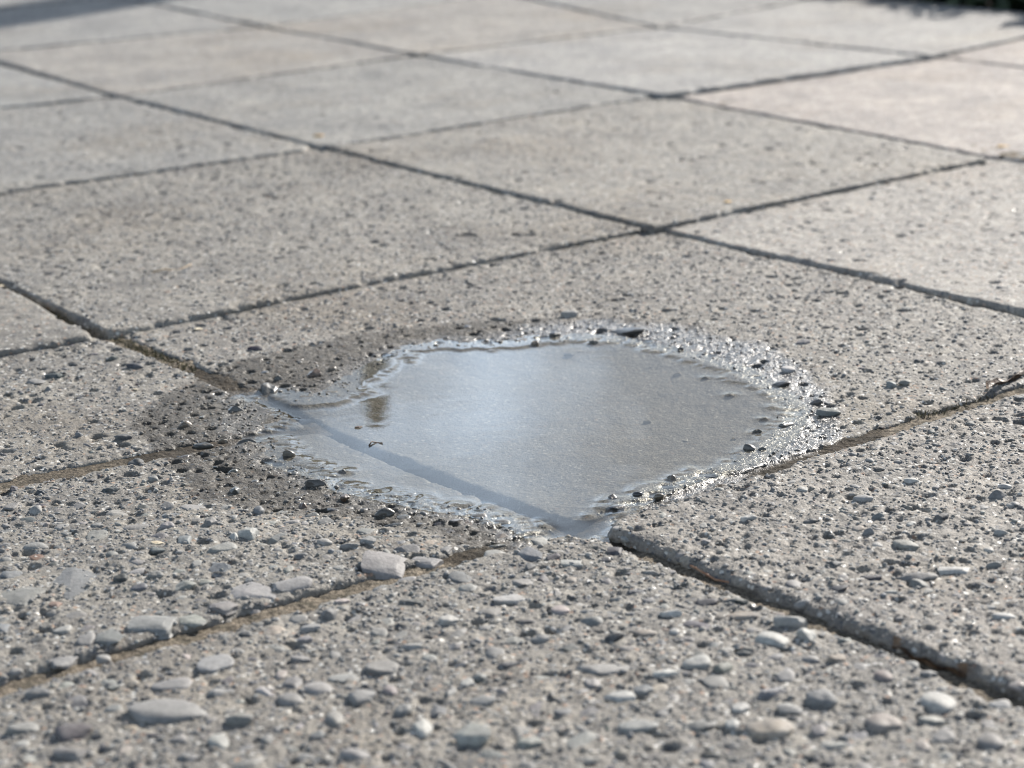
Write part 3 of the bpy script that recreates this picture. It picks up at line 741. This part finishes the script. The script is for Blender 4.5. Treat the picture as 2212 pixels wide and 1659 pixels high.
# ------------------------------------------------------------------ pebbles in the slabs
everyone = [q for s in SLABS for q in s.stones]
for s in SLABS:
    if not s.stones: continue
    qx = np.array([q['x'] for q in s.stones]); qy = np.array([q['y'] for q in s.stones])
    hh = face_height(s, qx, qy); hh = np.where(hh < -.5, s.dz - .002, hh)
    hf = s.dz - .0012 + (bowl(qx, qy)[0] if s in (P, LL, LH) else 0 * qx)
    hh = np.where(np.array([q['feature'] for q in s.stones]), np.maximum(hh, hf), hh)
    wv = wetness(qx, qy) if s in (P, LL, LH) else np.zeros(len(qx))
    fv = film(qx, qy) if s in (P, LL, LH) else np.zeros(len(qx))
    sub = poly_sd(qx, qy, OUTLINE) < -.008
    pu_, pv_, pd_ = picture(qx, qy)
    for k, q in enumerate(s.stones):
        q['z'] = hh[k] + q['rise'] - q['az']         # centre, so that the top stands `rise` above the face
        q['wet'] = float(wv[k]); q['film'] = float(max(fv[k], .75 * wv[k] if not sub[k] else 0))
        q['size'] = (q['ax'] + q['ay']) / pd_[k] * (1.0 if (0 < pu_[k] < W and 0 < pv_[k] < H) else 0.0)
feat = [q for q in everyone if q['feature']]
rest = sorted([q for q in everyone if not q['feature']], key=lambda q: -q['size'])
single = sorted(feat, key=lambda q: -q['size']); single = single + rest[:max(0, 300 - len(single))]
mass = rest[max(0, 300 - len(feat)):]

def tint_of(name):
    c = np.array(TINTS[name]) * rng.uniform(.8, 1.2) + rng.normal(0, .004, 3)
    return np.clip(c, .03, .8)

def place_pebble(q, parent, name='pebble', **kw):
    lv = 3
    me = shape_mesh(lv, q['ang'], int(rng.integers(7)) * 2 + (1 if q.get('flat') else int(rng.integers(2))))
    o = link(name, me, M_PEB, parent, **kw)
    o.location = (q['x'], q['y'], q['z'])
    o.scale = (q['ax'], q['ay'], q['az'])
    o.rotation_euler = (rng.normal(0, .08), rng.normal(0, .08), q['rot'])
    o.color = (*tint_of(q['tint']), 1)
    o['wet'] = q['wet']; o['film'] = q['film']
    return o

for q in single:
    place_pebble(q, q['slab'].obj)

def mass_mesh(name, stones, level):
    V, T, Cc, Ww, Ff = [], [], [], [], []
    n = 0
    for q in stones:
        lv = level if q['size'] > .0035 else 1
        v, f = SHAPES[(lv, q['ang'])][int(rng.integers(14))]
        c, s_ = math.cos(q['rot']), math.sin(q['rot'])
        p = v * (q['ax'], q['ay'], q['az'])
        p = np.stack([p[:, 0] * c - p[:, 1] * s_ + q['x'], p[:, 0] * s_ + p[:, 1] * c + q['y'], p[:, 2] + q['z']], -1)
        V.append(p); T.append(f + n); n += len(v)
        Cc.append(np.tile((*tint_of(q['tint']), 1), (len(v), 1))); Ww.append(np.full(len(v), q['wet'])); Ff.append(np.full(len(v), q['film']))
    return mesh_np(name, np.concatenate(V), tris=np.concatenate(T), attrs={'tint': np.concatenate(Cc), 'wet': np.concatenate(Ww), 'film': np.concatenate(Ff)})

for s in SLABS:
    ms_ = [q for q in mass if q['slab'] is s]
    if ms_:
        link('gravel', mass_mesh('gravel', ms_, 2), M_PEBS, s.obj, kind='stuff')
print('STONES single', len(single), 'mass', len(mass))

# grit: the finest stones, too small to tell apart
def grit(s, n, r0, r1, tints):
    r = np.random.default_rng(s.seed + 99)
    x, y = slab_xy(s, r.random(n), r.random(n))
    ok = in_view(x, y, .08)
    if s in (P, LL): ok &= (poly_sd(x, y, OUTLINE) > -.004) & ((poly_sd(x, y, WETLINE) > 0) | (r.random(n) < .4))
    x, y = x[ok], y[ok]; n = len(x)
    h = face_height(s, x, y)
    v, f = ICO[0]
    rad = r0 * (1 - r.random(n) * (1 - (r0 / r1) ** 2)) ** (-.5)
    k = r.integers(0, len(v), n)
    jit = v[None] * r.uniform(.7, 1.25, (n, len(v)))[..., None] * rad[:, None, None] * np.stack([r.uniform(.7, 1.4, n), r.uniform(.7, 1.4, n), r.uniform(.5, .9, n)], -1)[:, None]
    p = jit + np.stack([x, y, h + rad * r.uniform(-.25, .35, n)], -1)[:, None]
    names, wts = zip(*tints); ci = r.choice(len(names), size=n, p=np.array(wts) / sum(wts))
    col = np.array([TINTS[a] for a in names])[ci] * r.uniform(.75, 1.25, (n, 1))
    col = np.concatenate([np.repeat(col[:, None], len(v), 1), np.ones((n, len(v), 1))], -1).reshape(-1, 4)
    wv = wetness(x, y) if s in (P, LL, LH) else np.zeros(n)
    tri = (f[None] + (np.arange(n) * len(v))[:, None, None]).reshape(-1, 3)
    link('grit', mesh_np('grit', p.reshape(-1, 3), tris=tri, attrs={'tint': col, 'wet': np.repeat(wv, len(v)), 'film': np.repeat(film(x, y) if s in (P, LL, LH) else np.zeros(n), len(v))}), M_PEBS, s.obj, kind='stuff')
for s_, n_ in ((FG, 16000), (LL, 7000), (Q, 14000), (P, 9000), (LH, 4000), (L1, 6000)):
    grit(s_, n_, .00045, .0013, MIX)

# loose stones on top of the slabs
for (fx, fy, w, h, t, ang, e), lab in zip(LOOSE, LOOSE_LABEL):
    x, y = ground(fx * 2212 / 2560, fy * 2212 / 2560, 0)
    ppm, sn = px_scale(x, y)
    wx = w / ppm; rise = wx * e * .8
    dep = max(.5 * wx, min(1.3 * wx, (h / ppm - rise * .9) / sn))
    zz = float(max(face_height(s, np.array([x]), np.array([y]))[0] for s in NEAR))
    q = dict(x=x, y=y, ax=wx / 2, ay=dep / 2, az=rise / 2 + .0004, rot=rng.normal(0, .1), tint=t, ang=False, z=zz + rise / 2 - .0004, size=.02, wet=0.0, film=0.0)
    place_pebble(q, None, 'loose_pebble', label=lab, cat='pebble', group='loose pebbles round the puddle')

# ------------------------------------------------------------------ sand in the joints
def sand_level(x, y):
    s = poly_sd(x, y, OUTLINE)
    z = -.0018 + .0008 * fbm(x, y, 60, 71, 2)
    nearw = 1 - sstep(.02, .07, s)
    z = z * (1 - nearw) + (bowl(x, y)[0] - .0008) * nearw
    z = z - .0042 * sstep(-.002, .016, -s)
    return z + .0008 * fbm(x, y, 220, 73, 3) + .0005 * fbm(x, y, 800, 74, 2)

def line_pts(kind, idx, lo, hi, zz=0):
    if kind == 'A':
        ks = sorted(k for k in BV if lo <= k <= hi and k not in (1.5, 2.5))
        if idx == 2: ks = sorted(k for k in BV if lo <= k <= hi and k != 1.5)
        return [cross_pt(idx, k, zz) for k in ks]
    ks = sorted(k for k in AV if lo <= k <= hi)
    return [cross_pt(k, idx, zz) for k in ks]

bed = None
def sand_strip(pts, half, n_off, step, raise_=0.0, wetband=False, parent=None):
    V, Wt, rows = [], [], 0
    lat = np.linspace(-half, half, n_off)
    P_ = np.array(pts); seg = np.linalg.norm(np.diff(P_, axis=0), axis=1); cum = np.concatenate([[0], np.cumsum(seg)])
    ts = np.arange(0, cum[-1], step)
    cx = np.interp(ts, cum, P_[:, 0]); cy = np.interp(ts, cum, P_[:, 1])
    d = P_[-1] - P_[0]; d /= np.linalg.norm(d); nx, ny = -d[1], d[0]
    X = cx[:, None] + nx * lat[None]; Y = cy[:, None] + ny * lat[None]
    z = sand_level(X, Y) + raise_
    if wetband:          # silted flush with the slabs
        z = bowl(X, Y)[0] - .0004 + .0007 * fbm(X, Y, 160, 79, 3)
    wt = np.maximum(wetness(X, Y), (1 - sstep(.012, .020, poly_sd(X, Y, WETLINE) + .004 * fbm(X, Y, 90, 3, 2))))
    if wetband: 
        wt = np.maximum(wt, .55 * sstep(.0, .35, fbm(X, Y, 30, 77, 3) + .45))
    me = mesh_np('joint_sand', np.stack([X, Y, z], -1).reshape(-1, 3), quads=grid_quads(n_off, len(ts)), attrs={'wet': wt.ravel(), 'film': film(X, Y).ravel()})
    return link('joint_sand', me, M_SAND, pav)

sand_strip(line_pts('A', 2, 1.5, 4), .0095, 17, .0013)
sand_strip(line_pts('B', 3, 1, 3), .0085, 15, .0013, -.0003)
sand_strip(line_pts('B', 2.5, 2, 3), .010, 17, .0013, .0040, True)
sand_strip(line_pts('B', 2, 0, 3), .008, 9, .002, -.010)
sand_strip(line_pts('A', 1, -2, 4), .009, 9, .003, -.009)
sand_strip(line_pts('A', 0, -3, 1), .010, 7, .005, -.003)
sand_strip(line_pts('A', 0, 1, 3), .010, 7, .004, .0062)
sand_strip(line_pts('A', -1, -3, 3), .010, 7, .006, -.002)
sand_strip(line_pts('B', 1, -2, 1), .008, 7, .004, -.008)
sand_strip(line_pts('B', 1, 1, 2), .008, 7, .004, .001)
sand_strip(line_pts('B', 0, -2, 2), .009, 7, .005, -.010)
sand_strip(line_pts('B', -1, -2, 2), .009, 7, .006, -.003)

# ------------------------------------------------------------------ water
def build_water():
    st = .001
    ox = np.array(OUTLINE)
    x0, y0 = ox.min(0) - .014; x1, y1 = ox.max(0) + .014
    xs = np.arange(x0, x1, st); ys = np.arange(y0, y1, st)
    X, Y = np.meshgrid(xs, ys)
    T = sand_level(X, Y)
    for s in (P, LL, LH, FG, Q):
        T = np.maximum(T, face_height(s, X, Y))
    for q in everyone:
        if x0 < q['x'] < x1 and y0 < q['y'] < y1 and q['slab'] in (P, LL, LH) and max(q['ax'], q['ay']) > .0012:
            top = q['z'] + q['az']
            if top < WATER + .0002: continue
            r = max(q['ax'], q['ay'])
            i0, i1 = np.searchsorted(xs, (q['x'] - r, q['x'] + r)); j0, j1 = np.searchsorted(ys, (q['y'] - r, q['y'] + r))
            dx = xs[None, i0:i1] - q['x']; dy = ys[j0:j1, None] - q['y']
            c, s_ = math.cos(q['rot']), math.sin(q['rot'])
            e = ((dx * c + dy * s_) / q['ax']) ** 2 + ((-dx * s_ + dy * c) / q['ay']) ** 2
            T[j0:j1, i0:i1] = np.maximum(T[j0:j1, i0:i1], np.where(e < 1, q['z'] + q['az'] * np.sqrt(np.clip(1 - e, 0, 1)) * .95, -1))
    sd = poly_sd(X, Y, OUTLINE)
    land = (T > WATER)
    d = np.where(land, 0.0, 99.0)
    for _ in range(12):
        p = np.pad(d, 1, mode='edge')
        for dy in (-1, 0, 1):
            for dx in (-1, 0, 1):
                if dx or dy:
                    d = np.minimum(d, p[1 + dy:p.shape[0] - 1 + dy, 1 + dx:p.shape[1] - 1 + dx] + math.hypot(dx, dy))
    m = .00065
    z = WATER + m * np.exp(-d / 2.2)
    # smooth the climbing rim
    for _ in range(2):
        p = np.pad(z, 1, mode='edge')
        z = (p[:-2, 1:-1] + p[2:, 1:-1] + p[1:-1, :-2] + p[1:-1, 2:] + 4 * z) / 8
    keep_v = (T < WATER + m + .0004) & (sd < .012)
    nv, nu = X.shape
    quads = grid_quads(nu, nv)
    kv = keep_v.ravel()
    q4 = quads[kv[quads].any(1) & (sd.ravel()[quads] < .012).all(1)]
    used = np.unique(q4); remap = np.full(nu * nv, -1); remap[used] = np.arange(len(used))
    verts = np.stack([X, Y, z], -1).reshape(-1, 3)[used]
    me = mesh_np('puddle', verts, quads=remap[q4])
    m_, n, l, b = new_mat('puddle_water')
    n.remove(b)
    out = n['Material Output']
    tr = nd(n, 'ShaderNodeBsdfTransparent'); tr.inputs['Color'].default_value = (.88, .87, .82, 1)
    gl = nd(n, 'ShaderNodeBsdfGlossy'); gl.inputs['Roughness'].default_value = .015; gl.inputs['Color'].default_value = (1, 1, 1, 1)
    fr = nd(n, 'ShaderNodeFresnel'); fr.inputs['IOR'].default_value = 1.33
    mx = n.new('ShaderNodeMixShader')
    l.new(fr.outputs[0], mx.inputs[0]); l.new(tr.outputs[0], mx.inputs[1]); l.new(gl.outputs[0], mx.inputs[2])
    geo = n.new('ShaderNodeNewGeometry')
    l.new(mixf(n, l, geo.outputs['Backfacing'], 1.33, 1 / 1.33), fr.inputs['IOR'])      # a thin sheet: the same share is mirrored from both sides
    nz = nd(n, 'ShaderNodeTexNoise', Scale=45.0, Detail=2.0); l.new(geo.outputs['Position'], nz.inputs['Vector'])
    bu = n.new('ShaderNodeBump'); l.new(nz.outputs['Fac'], bu.inputs['Height']); bu.inputs['Distance'].default_value = .00006
    l.new(bu.outputs[0], gl.inputs['Normal'])
    # fine silt hanging in the water
    df = nd(n, 'ShaderNodeBsdfDiffuse'); df.inputs['Color'].default_value = (.44, .44, .42, 1)
    m2 = n.new('ShaderNodeMixShader'); m2.inputs[0].default_value = .02
    l.new(mx.outputs[0], m2.inputs[1]); l.new(df.outputs[0], m2.inputs[2])
    l.new(m2.outputs[0], out.inputs['Surface'])
    o = link('water', me, m_, None, kind='structure')
    o['label'] = 'still shallow puddle reflecting the pale sky across a slab joint'
    return o
build_water()

# ------------------------------------------------------------------ ground beyond
M_SOIL = plain('soil', (.022, .019, .015), (.045, .038, .03), 40, .95)
def soil():
    xs = np.concatenate([np.linspace(-60, -4, 12), np.linspace(-3.8, 4, 60), np.linspace(5, 60, 12)])
    ys = np.concatenate([np.linspace(-20, -1, 6), np.linspace(0, 6, 60), np.linspace(7, 400, 14)])
    X, Y = np.meshgrid(xs, ys)
    z = -.028 + .004 * fbm(X, Y, 3, 5, 3)
    me = mesh_np('ground', np.stack([X, Y, z], -1).reshape(-1, 3), quads=grid_quads(len(xs), len(ys)))
    link('ground', me, M_SOIL, None, kind='structure')['label'] = 'dark bare soil around and under the paving'
soil()

M_LEAF = plain('shrub_leaf', (.018, .032, .014), (.045, .062, .024), 30, .6)
M_BARK = plain('bark', (.05, .038, .028), (.10, .08, .06), 25, .9)

def leaf_cloud(n, cen, rad, size, r, flat_bottom=0.0):
    """n small pointed leaves spread through an uneven ellipsoid volume"""
    d = r.normal(size=(n, 3)); d /= np.linalg.norm(d, axis=1)[:, None]
    rr = r.random(n) ** .45
    lump = 1 + .22 * np.sin(d[:, 0] * 5 + 1) * np.sin(d[:, 1] * 6 + 2) + .15 * np.sin(d[:, 2] * 7 + d[:, 0] * 3)
    c = np.asarray(cen) + d * (rr * lump)[:, None] * np.asarray(rad)
    a = r.normal(size=(n, 3)); a /= np.linalg.norm(a, axis=1)[:, None]
    b = np.cross(a, r.normal(size=(n, 3))); b /= np.linalg.norm(b, axis=1)[:, None]
    s = size * r.uniform(.6, 1.3, n)[:, None]
    v = np.stack([c - a * s, c + b * s * .42 - a * s * .1, c + a * s, c - b * s * .42 - a * s * .1], 1).reshape(-1, 3)
    q = np.arange(n * 4).reshape(-1, 4)
    return v, q

def tube(pts, radii, sides=8):
    pts = np.asarray(pts, float); V = []
    for i, p in enumerate(pts):
        t = pts[min(i + 1, len(pts) - 1)] - pts[max(i - 1, 0)]; t /= np.linalg.norm(t)
        a = np.cross(t, (0.31, .2, .93)); a /= np.linalg.norm(a); b = np.cross(t, a)
        for k in range(sides):
            an = 2 * math.pi * k / sides
            V.append(p + (a * math.cos(an) + b * math.sin(an)) * radii[i])
    Q_ = []
    for i in range(len(pts) - 1):
        for k in range(sides):
            k2 = (k + 1) % sides
            Q_.append((i * sides + k, i * sides + k2, (i + 1) * sides + k2, (i + 1) * sides + k))
    V.append(pts[0]); V.append(pts[-1]); n0 = len(V) - 2
    T = [(n0, (k + 1) % sides, k) for k in range(sides)] + [(n0 + 1, (len(pts) - 1) * sides + k, (len(pts) - 1) * sides + (k + 1) % sides) for k in range(sides)]
    return np.array(V), np.array(Q_), np.array(T)

rp = np.random.default_rng(4)
SHRUB_LABEL = ['low dark evergreen plant in the bed beyond the paving, at the right edge', 'low dark evergreen plant in the bed beyond the paving, second from the right edge',
               'low dark evergreen plant in the bed beyond the paving, third from the right edge', 'low dark evergreen plant in the bed, farthest from the right edge', 'taller loose sprig rising among the low plants in the bed beyond the paving']
for k, (b_, a_, rad, ht) in enumerate([(.98, -1.90, .15, .10), (.42, -1.90, .15, .10), (-.12, -1.92, .15, .10), (-.65, -1.95, .15, .10), (.90, -1.80, .07, .15)]):
    x, y = g2w(b_, -a_)
    e = link('shrub', None, None, None, SHRUB_LABEL[k], 'shrub', 'low plants in the bed beyond the paving')
    v, q = leaf_cloud(3600 if k < 4 else 160, (x, y, ht * .4), (rad, rad, ht * .6), .016 if k < 4 else .03, rp)
    v[:, 2] = np.maximum(v[:, 2], -.02)
    link('crown', mesh_np('crown', v, quads=q, smooth=False), M_LEAF, e)
    for j in range(3):
        an = j * 2.1 + k
        tv, tq, tt = tube([(x, y, -.03), (x + .02 * math.cos(an), y + .02 * math.sin(an), ht * .3), (x + .06 * math.cos(an), y + .06 * math.sin(an), ht * .8)], [.006, .005, .002])
        link('stem', mesh_np('stem', tv, quads=tq, tris=tt), M_BARK, e)

# slender conifer, seen only mirrored in the puddle
def conifer():
    D, az = 18.0, math.radians(-3.75)
    x, y = D * math.sin(az), D * math.cos(az)
    ht = -CH + D * math.tan(math.radians(17.3))
    e = link('conifer_tree', None, None, None, 'slender dark conifer whose tip is mirrored at the left end of the puddle', 'tree')
    tv, tq, tt = tube([(x, y, -.05), (x, y, ht * .5), (x, y, ht * .97)], [.11, .07, .012])
    link('trunk', mesh_np('trunk', tv, quads=tq, tris=tt), M_BARK, e)
    n = 6500
    h = rp.random(n) ** .8
    r_ = (.30 * (1 - h) ** .8 + .03) * rp.random(n) ** .5
    an = rp.random(n) * 6.283
    c = np.stack([x + r_ * np.cos(an), y + r_ * np.sin(an), .3 + h * (ht - .3)], -1)
    a = rp.normal(size=(n, 3)) + (0, 0, 1.2); a /= np.linalg.norm(a, axis=1)[:, None]
    b = np.cross(a, rp.normal(size=(n, 3))); b /= np.linalg.norm(b, axis=1)[:, None]
    s = rp.uniform(.05, .11, n)[:, None]
    v = np.stack([c - a * s, c + b * s * .35, c + a * s, c - b * s * .35], 1).reshape(-1, 3)
    link('crown', mesh_np('crown', v, quads=np.arange(n * 4).reshape(-1, 4), smooth=False), M_LEAF, e)
conifer()

# post outside the picture that throws the long shadow across the upper corner
M_POST = plain('painted_metal', (.045, .05, .05), (.06, .065, .065), 60, .4)
def post():
    gx, gy = -1.62, .1
    x0, y0 = g2w(gx, gy)
    L_ = 3.0
    x, y = x0 + math.sin(SUN_AZ) * L_, y0 + math.cos(SUN_AZ) * L_
    e = link('street_post', None, None, None, 'tall dark round post whose shadow crosses the far corner of the paving', 'post')
    hgt = 3.6
    v, q, t = tube([(x, y, -.05), (x, y, .02), (x, y, 1.2), (x, y, hgt)], [.088, .086, .084, .076], 20)
    link('shaft', mesh_np('shaft', v, quads=q, tris=t), M_POST, e)
    v, q, t = tube([(x, y, hgt), (x, y, hgt + .05), (x, y, hgt + .09), (x, y, hgt + .11)], [.082, .086, .06, .012], 20)
    link('cap', mesh_np('cap', v, quads=q, tris=t), M_POST, e)
    v, q, t = tube([(x, y, -.03), (x, y, .015), (x, y, .02)], [.14, .14, .10], 20)
    link('base_flange', mesh_np('base_flange', v, quads=q, tris=t), M_POST, e)
post()

# ------------------------------------------------------------------ small litter
def zmax(x, y):
    return float(max([face_height(s, np.array([x]), np.array([y]))[0] for s in SLABS] + [float(sand_level(np.array([x]), np.array([y]))[0])]))

def two_tone(name, c1, c2, sc, rough=.55):
    return plain(name, c1, c2, sc, rough)
M_DRY = two_tone('dry_leaf', (.06, .032, .02), (.26, .18, .115), 150)
M_STRAW = two_tone('straw', (.42, .30, .17), (.55, .42, .26), 300)
M_TWIG = two_tone('twig', (.30, .15, .085), (.42, .26, .16), 300)
M_FLECK = two_tone('leaf_fleck', (.50, .27, .07), (.62, .42, .16), 400)
M_PALE = two_tone('pale_fleck', (.62, .50, .33), (.72, .62, .45), 400)
M_DARKLEAF = two_tone('dark_leaf', (.07, .045, .03), (.16, .11, .075), 200)

def litter_leaf(name, uv0, uv1, width, mat, lift, curl, label, cat, zz=None, tri=False):
    """a curled leaf lying from one picture point to another"""
    a = np.array(ground(*uv0, 0)); b = np.array(ground(*uv1, 0))
    n, m = 15, 7
    d = b - a; L_ = np.linalg.norm(d); d /= L_; nrm = np.array([-d[1], d[0]])
    V = []
    zb = (zmax(*((a + b) / 2)) if zz is None else zz) + lift
    for i in range(n):
        t = i / (n - 1)
        w = width * (math.sin(math.pi * min(1, t * .93 + .04)) ** .7)
        for j in range(m):
            s_ = j / (m - 1) * 2 - 1
            p = a + d * L_ * t + nrm * w * .5 * s_ * (1 - .35 * curl)
            zc = curl * (s_ * s_) * width * .5 + .0009 * math.sin(t * 19 + s_ * 2) + .0013 * math.sin(t * 7 + 1) * (1 + s_)
            V.append((p[0], p[1], zb + zc))
    V = np.array(V)
    top = grid_quads(m, n); k = len(V)
    V2 = np.concatenate([V, V - (0, 0, .00025)])
    bot = top[:, ::-1] + k
    ring = np.concatenate([np.arange(m), np.arange(1, n) * m + m - 1, (n - 1) * m + np.arange(m - 2, -1, -1), np.arange(n - 2, 0, -1) * m])
    sq = np.stack([ring, np.roll(ring, -1), np.roll(ring, -1) + k, ring + k], -1)
    o = link(name, mesh_np(name, V2, quads=np.concatenate([top, bot, sq])), mat, None, label, cat)
    return o

litter_leaf('dry_leaf', (1928, 1394), (2088, 1458), .0055, M_DRY, .0014, .9, 'curled reddish brown dry leaf wedged in the joint near the lower right corner', 'leaf', zz=-.003)
litter_leaf('narrow_leaf', (2130, 848), (2235, 800), .005, M_DARKLEAF, .0012, .5, 'narrow dark curled leaf lying in the joint at the right edge', 'leaf', zz=.0005)

def stick(name, uvs, r0, r1, mat, label, cat, z=None, lift=.001):
    pts = [np.array(ground(*uv, 0)) for uv in uvs]
    zs = [(zmax(*p) if z is None else z) + lift + .0006 * math.sin(i * 2.1) for i, p in enumerate(pts)]
    rr = np.linspace(r0, r1, len(pts))
    v, q, t = tube([(p[0], p[1], zz) for p, zz in zip(pts, zs)], rr, 7)
    return link(name, mesh_np(name, v, quads=q, tris=t), mat, None, label, cat)
stick('twig', [(1478, 1213), (1505, 1228), (1545, 1247), (1580, 1256), (1618, 1266)], .00055, .0004, M_TWIG, 'thin reddish twig lying along the joint below the puddle corner', 'twig', z=-.0015)
stick('straw', [(330, 604), (355, 599), (385, 593), (415, 586)], .0005, .0003, M_STRAW, 'thin dry straw lying on the broad slab at upper left', 'straw')
stick('floating_stalk', [(797, 953), (803, 947), (815, 945), (826, 948)], .0004, .0003, M_DARKLEAF, 'tiny dark bent stalk floating on the puddle over the sunken joint', 'stalk', z=WATER, lift=.0004)

FLECKS = [((1572, 457), .0032, M_FLECK, 'orange leaf scrap in the joint beyond the puddle'), ((690, 315), .005, M_FLECK, 'orange leaf scrap at the far crossing of two joints'),
          ((2166, 331), .005, M_FLECK, 'orange leaf scrap in the joint near the right edge'), ((2, 632), .003, M_PALE, 'tan leaf scrap in the mossy joint at the left edge'),
          ((429, 712), .0028, M_PALE, 'pale leaf scrap on the slab corner left of the puddle'), ((291, 843), .0020, M_PALE, 'small pale scrap in the joint crossing left of the puddle'),
          ((340, 1178), .0030, M_PALE, 'pale tan scrap on the pebbly slab at the lower left'), ((775, 913), .0022, M_DARKLEAF, 'tiny dark brown scrap floating on the puddle')]
for k, (uv, r, mat, lab) in enumerate(FLECKS):
    x, y = ground(*uv, 0)
    z = zmax(x, y) if k != 7 else WATER
    v, f = stone_shape(2, True, rng)
    v = v * (r, r * .7, r * .16) + (x, y, z + r * .16)
    link('leaf_scrap', mesh_np('leaf_scrap', v, tris=f), mat, None, lab, 'leaf scrap', 'scraps of leaf on the paving')

# far dark clod at the very top of the picture
x, y = ground(1040, -4, 0)
v, f = stone_shape(3, True, rng)
v = v * (.036, .03, .016) + (x, y, .017)
link('earth_clod', mesh_np('earth_clod', v, tris=f), M_SOIL, None, 'dark clod of earth on the far paving at the top edge of the picture', 'clod')

# moss in the joints
M_MOSS = plain('moss', (.08, .072, .038), (.20, .17, .10), 400, .9)
def moss(name, uv_path, n, spread, h, seed, label):
    r = np.random.default_rng(seed)
    P_ = np.array([ground(*uv, -.004) for uv in uv_path]); seg = np.linalg.norm(np.diff(P_, axis=0), axis=1); cum = np.concatenate([[0], np.cumsum(seg)])
    cl = r.random(n // 14) * cum[-1]
    t = np.clip(cl[r.integers(len(cl), size=n)] + r.normal(0, .004, n), 0, cum[-1])
    x = np.interp(t, cum, P_[:, 0]) + r.normal(0, spread, n); y = np.interp(t, cum, P_[:, 1]) + r.normal(0, spread, n)
    z = sand_level(x, y)
    a = r.normal(size=(n, 3)) * (.6, .6, .3) + (0, 0, .8); a /= np.linalg.norm(a, axis=1)[:, None]
    b = np.cross(a, r.normal(size=(n, 3))); b /= np.linalg.norm(b, axis=1)[:, None]
    s = h * r.uniform(.5, 1.3, n)[:, None]
    c = np.stack([x, y, z], -1)
    v = np.stack([c - b * s * .2, c + b * s * .2, c + a * s], 1).reshape(-1, 3)
    link(name, mesh_np(name, v, tris=np.arange(n * 3).reshape(-1, 3), smooth=False), M_MOSS, None, label, 'moss', kind='stuff')
moss('moss', [(0, 640), (100, 680), (215, 725), (300, 765), (420, 810)], 1300, .0022, .0020, 1, 'dull green moss in the joint left of the puddle')
moss('moss', [(1960, 915), (2050, 890), (2160, 850)], 500, .002, .0020, 2, 'green and straw coloured moss in the joint right of the puddle')
